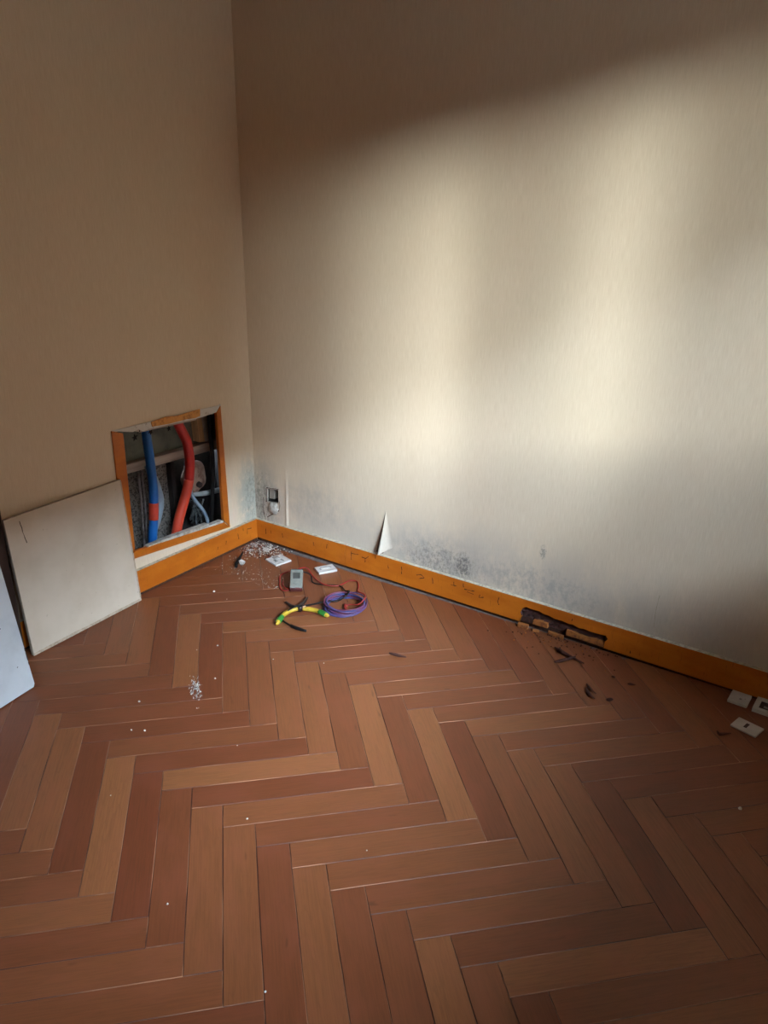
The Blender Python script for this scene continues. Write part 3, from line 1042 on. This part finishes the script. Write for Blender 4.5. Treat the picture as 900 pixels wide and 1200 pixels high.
yaw, lean = 0.046, 0.081
u = Vector((-math.sin(yaw), math.cos(yaw), 0))
nn = Vector((math.cos(yaw), math.sin(yaw), 0))
upv = Vector((0, 0, math.cos(lean))) - nn * math.sin(lean)
A = Vector((0.073, -1.131, 0.0015))
hp = empty('painted_board', (0.055, -0.905, 0))
tag(hp, 'cream painted square cover panel leaning on the left wall beside the recess', 'board')
R_(slab('panel', A, u, upv, 0.453, 0.466, 0.013, [M['board'], M['board_edge']], hp))
bm = bmesh.new()
n_ = u.cross(upv).normalized()
crack_strip(bm, [(0.052, 0.446), (0.055, 0.40), (0.060, 0.372)], lambda a, b, d: A + u * a + upv * b + n_ * d, 0.0012, 0.0003)
R_(tag(prism('edge_band', [(0.0, 0.0), (0.453, 0.0), (0.453, 0.009), (0.33, 0.010), (0.21, 0.0085), (0.17, 0.011), (0.0, 0.009)], lambda a, b, d: A + u * a + upv * b + n_ * d, -0.002, 0.0009, simple('bare_pale_edge', '#b8a58d', '#9a8870', 0.8, scale=90), hp), 'paler bare strip along the bottom edge'))
R_(tag(prism('edge_band', [(0.4475, 0.012), (0.4532, 0.012), (0.4532, 0.462), (0.4490, 0.462)], lambda a, b, d: A + u * a + upv * b + n_ * d, -0.002, 0.0007, bpy.data.materials['bare_pale_edge'], hp), 'paler bare strip along the right edge'))
R_(tag(from_bm('scratch', bm, M['dark_edge'], hp), 'dark vertical scratch near the top'))
bm = bmesh.new()
rr = random.Random(4)
for q in range(11):
    a = rr.uniform(0, 0.45)
    s_ = rr.uniform(.003, .012)
    bm_prism(bm, [(a, .0), (a + s_, .0), (a + s_ * .8, rr.uniform(.003, .008)), (a + s_ * .2, rr.uniform(.003, .007))], lambda a_, b_, d: A + u * a_ + upv * b_ + n_ * d, 0.0009, 0.0014)
R_(tag(from_bm('chipped_edge', bm, M['board_edge'], hp), 'chipped lower edge', kind='stuff'))

yaw2 = -math.atan2(0.0194, -0.128) + math.pi
u2 = Vector((0.2297 - 0.2492, -1.2286 + 1.3566, 0)).normalized()
nn2 = Vector((u2.y, -u2.x, 0))
lean2 = 0.150
up2 = Vector((0, 0, math.cos(lean2))) - nn2 * math.sin(lean2)
wpn = empty('leaning_board', (0.25, -1.5, 0))
tag(wpn, 'bluish white painted panel leaning at the left edge in front of the cream one', 'board')
A2 = Vector((0.2297, -1.2286, 0.003)) - u2 * 0.56 + Vector((0, 0, 0))
R_(slab('panel', A2, u2, up2, 0.56, 1.40, 0.018, [M['white_board'], M['dark_edge']], wpn, 0.010))
n2 = u2.cross(up2).normalized()
bm = bmesh.new()
for (a, b) in ((0.518, 0.085), (0.50, 0.22)):
    bm_prism(bm, [(a, b), (a + .005, b + .001), (a + .004, b + .003), (a + .001, b + .0025)], lambda a_, b_, d: A2 + u2 * a_ + up2 * b_ + n2 * d, 0.0, 0.0005)
for (b0, b1) in ((0.09, 0.115), (0.12, 0.13), (0.075, 0.083)):
    bm_prism(bm, [(0.5575, b0), (0.5602, b0), (0.5602, b1), (0.558, b1)], lambda a_, b_, d: A2 + u2 * a_ + up2 * b_ + n2 * d, -0.004, 0.0006)
R_(tag(from_bm('paint_chips', bm, M['dark_edge'], wpn), 'dark chips in the paint', kind='stuff'))

# ------------------------------------------------------------------ multimeter with its leads
def quat_frame(x, y, z):
    return Matrix(((x.x, y.x, z.x, 0), (x.y, y.y, z.y, 0), (x.z, y.z, z.z, 0), (0, 0, 0, 1)))


mm_ = empty('multimeter', (0.47, -0.286, 0))
tag(mm_, 'small grey multimeter propped up on the parquet with red and black leads', 'meter')
yd = Vector((-0.61, 0.79, 0)).normalized()
th = math.radians(20)
yl = yd * math.cos(th) + Vector((0, 0, math.sin(th)))
xl = Vector((yd.y, -yd.x, 0))
zl = xl.cross(yl)
T = Matrix.Translation((0.468, -0.292, 0.002)) @ quat_frame(xl, yl, zl)


def MP(o):
    return R_(o)


MP(box('case', (-0.024, 0, 0.0), (0.024, 0.092, 0.024), M['meter'], mm_, 0.004, 2, T))
MP(box('display', (-0.011, 0.046, 0.0235), (0.011, 0.072, 0.0250), M['meter_display'], mm_, 0.0008, 1, T))
MP(box('display_bezel', (-0.014, 0.043, 0.0228), (0.014, 0.075, 0.0243), M['meter_dark'], mm_, 0.0008, 1, T))
MP(tube('dial', [T @ Vector((0, 0.024, 0.022)), T @ Vector((0, 0.024, 0.0262))], 0.010, M['meter'], mm_, 20, 0))
MP(box('top_cap', (-0.023, 0.0915, 0.002), (0.023, 0.097, 0.022), M['meter_dark'], mm_, 0.0015, 1, T))
MP(box('bottom_cap', (-0.0235, -0.004, 0.002), (0.0235, 0.001, 0.020), simple('dark_red_plastic', '#5a2420', '#43201c', 0.5), mm_, 0.0015, 1, T))
MP(box('stand', (-0.012, 0.060, -0.020), (0.012, 0.064, 0.0), M['meter_dark'], mm_, 0.0008, 1, T))
top = T @ Vector((0.012, 0.096, 0.012))
z0 = 0.0042
bl_pts = [tuple(top), (0.447, -0.182, 0.022), (0.475, -0.201, z0), (0.522, -0.190, z0), (0.578, -0.164, z0), (0.629, -0.196, 0.012), (0.660, -0.215, 0.030), (0.675, -0.252, 0.030), (0.654, -0.281, 0.014), (0.628, -0.306, 0.018), (0.606, -0.330, 0.012), (0.585, -0.377, 0.016),
          (0.575, -0.412, 0.026), (0.560, -0.440, 0.018), (0.560, -0.465, 0.010), (0.571, -0.490, 0.006), (0.606, -0.503, 0.006), (0.647, -0.507, 0.006)]
bl_ = MP(tag(tube('test_lead', bl_pts, 0.0028, M['black'], mm_, 8, 5), 'black test lead'))
pr = tube('probe', [(0.622, -0.505, 0.0062), (0.650, -0.507, 0.0065), (0.690, -0.503, 0.0060)], [0.0052, 0.0062, 0.0040], M['black'], bl_, 10, 4)
top2 = T @ Vector((-0.012, 0.096, 0.012))
rl_pts = [tuple(top2), (0.398, -0.150, 0.026), (0.438, -0.156, 0.005), (0.491, -0.186, 0.008), (0.532, -0.194, 0.008), (0.570, -0.170, 0.005), (0.576, -0.138, 0.004), (0.581, -0.103, 0.004), (0.608, -0.094, 0.004), (0.638, -0.124, 0.004), (0.662, -0.168, 0.006), (0.690, -0.200, 0.030),
          (0.735, -0.215, 0.032), (0.740, -0.260, 0.020), (0.700, -0.262, 0.006), (0.690, -0.280, 0.004)]
rl_ = MP(tag(tube('test_lead', rl_pts, 0.0028, M['red_wire'], mm_, 8, 5), 'red test lead'))
pr = tube('probe', [(0.686, -0.272, 0.0055), (0.700, -0.293, 0.006), (0.730, -0.316, 0.004)], [0.0055, 0.006, 0.0035], M['red_wire'], rl_, 10, 4)
lo_pts = [tuple(T @ Vector((-0.02, 0.094, 0.010))), (0.352, -0.196, 0.014), (0.331, -0.219, 0.004), (0.345, -0.245, 0.004), (0.366, -0.270, 0.004), (0.398, -0.305, 0.004), (0.430, -0.318, 0.004), (0.458, -0.290, 0.008)]
MP(tag(tube('lead_loop', lo_pts, 0.0027, M['red_wire'], mm_, 8, 5), 'dark red loop of lead beside the case'))
lo_pts = [(0.375, -0.262, 0.004), (0.400, -0.290, 0.004), (0.430, -0.300, 0.006), (0.455, -0.285, 0.008)]
MP(tag(tube('lead_loop', lo_pts, 0.0027, M['red_wire'], mm_, 8, 5), 'dark red loop of lead beside the case'))

# ------------------------------------------------------------------ coil of cable
co = empty('cable_coil', (0.691, -0.284, 0))
tag(co, 'coil of violet and blue cable lying on the parquet beside the pliers', 'cable')
rr = random.Random(21)
for q in range(10):
    rad = 0.070 + rr.uniform(-.004, .007)
    zz = 0.004 + 0.0024 * q + rr.uniform(-.001, .001)
    cx, cy = rr.uniform(-.006, .006), rr.uniform(-.006, .006)
    ex = rr.uniform(.95, 1.06)
    ph = rr.uniform(0, 6.28)
    pts = []
    for i in range(36):
        a = 2 * math.pi * i / 36
        rr_ = rad * (1 + .03 * math.sin(3 * a + ph))
        pts.append((cx + math.cos(a) * rr_ * ex, cy + math.sin(a) * rr_ / ex, max(0.0035, zz + 0.0035 * math.sin(2 * a + ph))))
    bm = bmesh.new()
    bm_tube(bm, pts, 0.0026, 7, False, True)
    mk = ('blue_cable', 'purple', 'blue_cable', 'purple', 'purple', 'blue_cable', 'mauve', 'purple', 'blue_cable', 'mauve', 'purple')[q]
    from_bm('cable_turn', bm, M[mk], co)

# ------------------------------------------------------------------ pliers
pz = 0.010
pp = empty('pliers', (0.575, -0.397, 0))
tag(pp, 'open pliers with yellow and green grips lying on the parquet', 'pliers')
PX = lambda o: R_(o)
PX(tag(tube('jaw', [(0.580, -0.402, pz), (0.556, -0.400, pz), (0.528, -0.399, pz), (0.505, -0.392, pz), (0.494, -0.385, pz - .002)], [0.008, 0.0070, 0.0052, 0.0042, 0.0025], M['steel'], pp, 8, 4), 'dark steel jaw'))
PX(tag(tube('jaw', [(0.573, -0.402, pz + .004), (0.566, -0.380, pz + .004), (0.560, -0.355, pz + .003), (0.551, -0.333, pz + .002), (0.543, -0.316, pz)], [0.008, 0.0070, 0.0052, 0.0042, 0.0025], M['steel'], pp, 8, 4), 'dark steel jaw'))
PX(tube('pivot', [(0.575, -0.399, 0.002), (0.575, -0.399, 0.021)], 0.0105, M['steel'], pp, 14, 0))
PX(tag(box('joint', (0.577, -0.397, 0.008), (0.592, -0.381, 0.019), simple('pale_wood_joint', '#c69a72', '#b0845e', 0.6), pp, 0.002), 'pale joint cover'))
h1 = PX(tag(tube('handle', [(0.571, -0.408, pz + .002), (0.560, -0.428, pz + .001), (0.556, -0.450, pz), (0.559, -0.474, pz), (0.567, -0.494, pz)], [0.0075, 0.0085, 0.0085, 0.0085, 0.0085], M['yellow'], pp, 10, 5), 'yellow grip'))
h2 = PX(tag(tube('handle', [(0.585, -0.395, pz), (0.602, -0.384, pz), (0.622, -0.378, pz), (0.642, -0.376, pz), (0.656, -0.377, pz)], [0.0075, 0.0085, 0.0085, 0.0085, 0.0085], M['yellow'], pp, 10, 5), 'yellow grip'))
for par, pts, tip_ in ((h1, [(0.562, -0.482, pz), (0.568, -0.499, pz), (0.575, -0.516, pz)], [(0.574, -0.514, pz), (0.578, -0.523, pz), (0.581, -0.530, pz)]),
                       (h2, [(0.647, -0.376, pz), (0.664, -0.378, pz), (0.680, -0.380, pz)], [(0.678, -0.380, pz), (0.686, -0.380, pz), (0.692, -0.381, pz)])):
    g_ = tube('grip_end', pts, [0.0098, 0.0105, 0.0095], M['green'], par, 10, 4)
    tag(g_, 'green grip end')
    g_ = tube('grip_tip', tip_, [0.0082, 0.0075, 0.004], M['yellow'], par, 10, 4)

# ------------------------------------------------------------------ switch and socket plates on the floor
def plate(name, cx, cy, rz, w, h, th, label, tilt=0.0, group='loose plates on the floor'):
    o = empty(name, (cx, cy, 0.0005), rz)
    o.rotation_euler = (tilt, 0, rz)
    tag(o, label, 'plate', group)
    box('cover', (-w / 2, -h / 2, 0), (w / 2, h / 2, th), M['plate'], o, 0.002, 2)
    return o


p1 = plate('socket_plate', 0.235, -0.128, math.radians(-14), 0.078, 0.076, 0.008, 'white socket plate lying face down next to the debris in the corner')
box('bracket', (-0.030, -0.012, 0.0078), (-0.008, 0.014, 0.011), M['plate_grey'], p1, 0.001)
box('bracket', (0.006, 0.004, 0.0078), (0.026, 0.012, 0.010), M['plate_grey'], p1, 0.001)
box('terminal', (-0.006, -0.022, 0.0078), (0.016, -0.012, 0.011), M['plate_grey'], p1, 0.001)
p2 = plate('switch_plate', 0.446, -0.084, math.radians(60), 0.078, 0.056, 0.010, 'white switch plate by the skirting, behind the multimeter')
p2.location.z = 0.001
bm = bmesh.new()
pts = [(math.cos(2 * math.pi * i / 24) * 0.024, math.sin(2 * math.pi * i / 24) * 0.013, 0.0102) for i in range(15)]
bm_tube(bm, pts, 0.0022, 6)
from_bm('rocker_rim', bm, M['plate_grey'], p2)
box('rocker', (-0.016, -0.008, 0.0098), (0.016, 0.008, 0.0125), M['plate'], p2, 0.0015, 2)
pa = plate('blank_plate', 2.004, -0.051, math.radians(-2), 0.056, 0.064, 0.010, 'white blank plate with one small dark hole, nearest the skirting at right')
tube('screw_hole', [(0.004, -0.008, 0.0095), (0.004, -0.008, 0.0106)], 0.0042, M['plate_grey'], pa, 12, 0)
tube('screw_hole', [(0.015, 0.0, 0.0095), (0.015, 0.0, 0.0104)], 0.002, M['plate_grey'], pa, 10, 0)
pb = empty('socket_plate', (2.085, -0.052, 0.0005), math.radians(-2))
tag(pb, 'white socket plate with a dark open centre at the right picture edge', 'plate', 'loose plates on the floor')
bm = bmesh.new()
for lo, hi in (((-.038, -.038, 0), (.038, -.024, .012)), ((-.038, .024, 0), (.038, .038, .012)), ((-.038, -.024, 0), (-.024, .024, .012)), ((.024, -.024, 0), (.038, .024, .012))):
    bm_box(bm, lo, hi)
from_bm('cover', bm, M['plate'], pb)
box('socket_insert', (-.024, -.024, 0.0), (.024, .024, .006), M['slot'], pb)
box('contact', (-.012, -.010, 0.006), (.004, -.002, .010), M['plate_grey'], pb, 0.001)
box('contact', (.006, .004, 0.006), (.016, .012, .010), M['plate_grey'], pb, 0.001)
pc = plate('slotted_plate', 2.0515, -0.183, math.radians(-14), 0.074, 0.055, 0.006, 'white rectangular plate with one dark slot, lying farthest from the skirting')
box('slot', (-0.0075, -0.010, 0.0055), (0.0015, 0.014, 0.0064), M['slot'], pc)

# ------------------------------------------------------------------ splinters, chips, crumbs
def splinter(name, pts, r, label, m='splinter', group='wood splinters on the parquet', cat='splinter'):
    o = tube(name, [(x, y, 0.0008 + r * 0.9 + z) for x, y, z in pts], [r * .45, r, r * .9, r * .3], M[m], None, 5, 3)
    o.data.transform(Matrix.Diagonal((1, 1, 1, 1)))
    return tag(o, label, cat, group)


splinter('wood_splinter', [(1.432, -0.103, 0), (1.455, -0.112, 0), (1.484, -0.124, .001), (1.548, -0.140, 0)], .0065, 'longest dark wood splinter, lying below the rotten skirting')
splinter('wood_splinter', [(1.466, -0.187, 0), (1.480, -0.168, 0), (1.500, -0.142, .003), (1.515, -0.128, .010)], .0055, 'dark wood splinter crossing the end of the longest one')
splinter('wood_splinter', [(1.445, -0.090, 0), (1.452, -0.108, 0), (1.462, -0.122, .008), (1.470, -0.135, .009)], .0045, 'short dark splinter at the upper end of the longest one')
splinter('wood_splinter', [(1.603, -0.262, 0), (1.612, -0.280, 0), (1.628, -0.296, 0), (1.646, -0.305, 0)], .0050, 'hooked dark splinter lying farther out on the parquet')
splinter('wood_splinter', [(1.596, -0.240, 0), (1.606, -0.252, 0), (1.622, -0.268, .002), (1.640, -0.276, 0)], .0035, 'thin dark splinter lying across the hooked one')
splinter('wood_chip', [(1.676, -0.290, 0), (1.682, -0.286, 0), (1.687, -0.281, 0), (1.692, -0.277, 0)], .0060, 'small dark wood chip lying right beside the hooked splinter', cat='chip')
splinter('wood_chip', [(1.700, -0.168, 0), (1.706, -0.165, 0), (1.712, -0.163, 0), (1.722, -0.160, 0)], .0040, 'small brown wood chip on a plank right of the long splinters', cat='chip')
splinter('wood_chip', [(1.645, -0.158, 0), (1.649, -0.157, 0), (1.653, -0.156, 0), (1.657, -0.154, 0)], .0040, 'tiny brown wood chip between the two splinter heaps', cat='chip')
splinter('wood_splinter', [(1.985, -0.252, 0), (1.994, -0.263, 0), (2.005, -0.254, 0), (2.020, -0.240, 0)], .0045, 'bent dark splinter beside the slotted white plate')
splinter('wood_splinter', [(1.000, -0.452, 0), (1.018, -0.449, 0), (1.034, -0.447, 0), (1.060, -0.441, 0)], .0050, 'thin dark streak alone in the middle of the parquet')  # thin raised piece drawn for a dark streak in the floor
splinter('wood_splinter', [(0.160, -0.120, 0), (0.190, -0.130, .002), (0.210, -0.112, .003), (0.235, -0.085, .004)], .0022, 'thin reddish sliver between the corner debris and the face down plate', 'red_wire')
for pts, z_, lab in (([(1.262, -0.022), (1.300, -0.020), (1.305, -0.040), (1.266, -0.043)], 0.012, 'orange chunk of broken skirting at the left end of the rotten hole'),
                     ([(1.372, -0.020), (1.430, -0.021), (1.434, -0.032), (1.378, -0.030)], 0.014, 'fallen orange strip lying under the middle of the rotten hole'),
                     ([(1.318, -0.030), (1.342, -0.026), (1.346, -0.036), (1.326, -0.044)], 0.007, 'small brown flake right of the orange skirting chunk')):
    o = prism('skirting_chunk', pts, FL, 0.0006, z_, M['raw_orange'], None, 0.0015)
    tag(o, lab, 'chunk', 'pieces broken off the skirting')

wsb = tube('wire_stub', [(0.140, -0.275, .005), (0.126, -0.262, .008), (0.115, -0.238, .012), (0.106, -0.210, .022), (0.104, -0.196, .034)], [.006, .008, .007, .005, .002], M['black'], None, 7, 4)
tag(wsb, 'twisted black scrap standing on the floor near the corner', 'scrap')


def chip_mesh(s, seed):
    r2 = random.Random(seed)
    bm = bmesh.new()
    bmesh.ops.create_icosphere(bm, subdivisions=1, radius=s)
    for v in bm.verts:
        v.co *= r2.uniform(.65, 1.15)
        v.co.z *= .75
    mn = min(v.co.z for v in bm.verts)
    for v in bm.verts:
        v.co.z -= mn
    return bm


pc_ = from_bm('plaster_chunk', chip_mesh(0.020, 3), M['white_plaster'])
pc_.location = (0.140, -0.240, 0.0)
pc_.scale = (0.9, 0.7, 1.0)
tag(pc_, 'white plaster chunk touching the twisted black scrap near the corner', 'chunk')

crumb = None
CR = [(0.641, -0.885, .005), (1.133, -1.263, .0042), (0.921, -1.078, .003), (1.166, -1.541, .004), (1.426, -1.178, .003), (1.47, -1.571, .0035), (2.105, -0.537, .007), (0.507, -0.742, .0045), (0.220, -0.476, .008),
      (0.712, -0.697, .0035), (0.633, -1.200, .0038), (0.546, -1.100, .006), (0.30, -0.49, .0035), (0.665, -1.18, .005), (0.47, -0.80, .003), (0.80, -1.40, .003), (0.86, -0.62, .003)]
CRUMB_LABELS = [
    'white crumb lying just past the upper end of the dust smear',
    'white crumb alone on a plank just below the long pale crosswise plank',
    'faint white crumb just behind the long pale crosswise plank',
    'white crumb on an upright plank low in the left half of the floor',
    'white crumb low in the middle of the floor, on a crosswise plank',
    'white crumb nearest the lower picture edge',
    'pale flat crumb far out on the dark right part of the floor',
    'white crumb on a pale plank above the dust smear, right of the cream board',
    'larger white crumb between the cream board and the corner debris',
    'tiny white crumb below the pliers, on an upright plank',
    'smaller of two white crumbs side by side left of the long pale plank',
    'whitish crumb nearest the leaning white board',
    'tiny crumb a little nearer than the one between cream board and debris',
    'larger of two white crumbs side by side left of the long pale plank',
    'tiny white crumb between the cream board and the dust smear',
    'tiny white crumb on the pale grainy upright plank at left',
    'tiny white crumb right of the pliers, on an upright plank below the coil']
for i, (x, y, s_) in enumerate(CR):
    o = from_bm('plaster_crumb', chip_mesh(s_ * .72, 30 + i), M['white_paint'])
    o.location = (x, y, 0.0)
    tag(o, CRUMB_LABELS[i], 'crumb', 'scattered plaster crumbs')


def debris(name, n, pick, sizes, mats, label, seed):
    r2 = random.Random(seed)
    V, F, FM = [], [], []
    for q in range(n):
        x, y = pick(r2)
        s_ = r2.uniform(*sizes)
        a = r2.uniform(0, 6.28)
        t = r2.uniform(.0004, .003)
        b = len(V)
        tl = r2.uniform(-.3, .3)
        for (dx, dy) in ((-1, -.6), (1, -.7), (.8, .7), (-.7, .6)):
            px = (dx * math.cos(a) - dy * math.sin(a)) * s_
            py = (dx * math.sin(a) + dy * math.cos(a)) * s_
            V.append((x + px, y + py, 0.0002))
            V.append((x + px, y + py, 0.0004 + t + max(0, tl * dx * s_)))
        for i in range(4):
            j = (i + 1) % 4
            F.append((b + 2 * i, b + 2 * j, b + 2 * j + 1, b + 2 * i + 1))
        F.append((b + 1, b + 3, b + 5, b + 7))
        FM += [r2.choice(range(len(mats)))] * 5
    return tag(link_mesh(name, V, F, mats, None, FM), label, kind='stuff')


debris('plaster_debris', 420, lambda r: (min(.36, abs(r.gauss(.085, .055)) + .02), -abs(r.gauss(.06, .045)) - .02), (.0008, .0038), [M['white_plaster'], M['ledge'], M['plate_grey'], M['white_paint'], M['crack'], M['crack']],
       'white and grey plaster flakes scattered in the corner', 1)
debris('plaster_debris', 90, lambda r: (r.gauss(.115, .012), -abs(r.gauss(.048, .012)) - .018), (.0015, .004), [M['white_plaster'], M['white_paint']], 'brightest heap of plaster flakes under the socket hole', 2)
debris('plaster_dust', 130, lambda r: (lambda a, b: (.625 - .76 * a + .65 * b, -.952 + .65 * a + .76 * b))(r.gauss(0, .030), r.gauss(0, .0075)), (.0005, .0020), [M['white_paint'], M['white_plaster'], M['plate_grey']], 'smear of white plaster dust on the parquet', 3)
debris('plaster_dust', 150, lambda r: (r.uniform(.06, .40), -.20 - r.random() * .14), (.0005, .0018), [M['white_plaster'], M['plate_grey']], 'fine plaster grit along the left of the meter', 4)
debris('wood_crumbs', 120, lambda r: (r.gauss(1.43, .11), -.022 - abs(r.gauss(0, .05))), (.0006, .0028), [M['splinter'], M['crack'], M['raw_orange']], 'rotten wood crumbs below the hole in the skirting', 5)
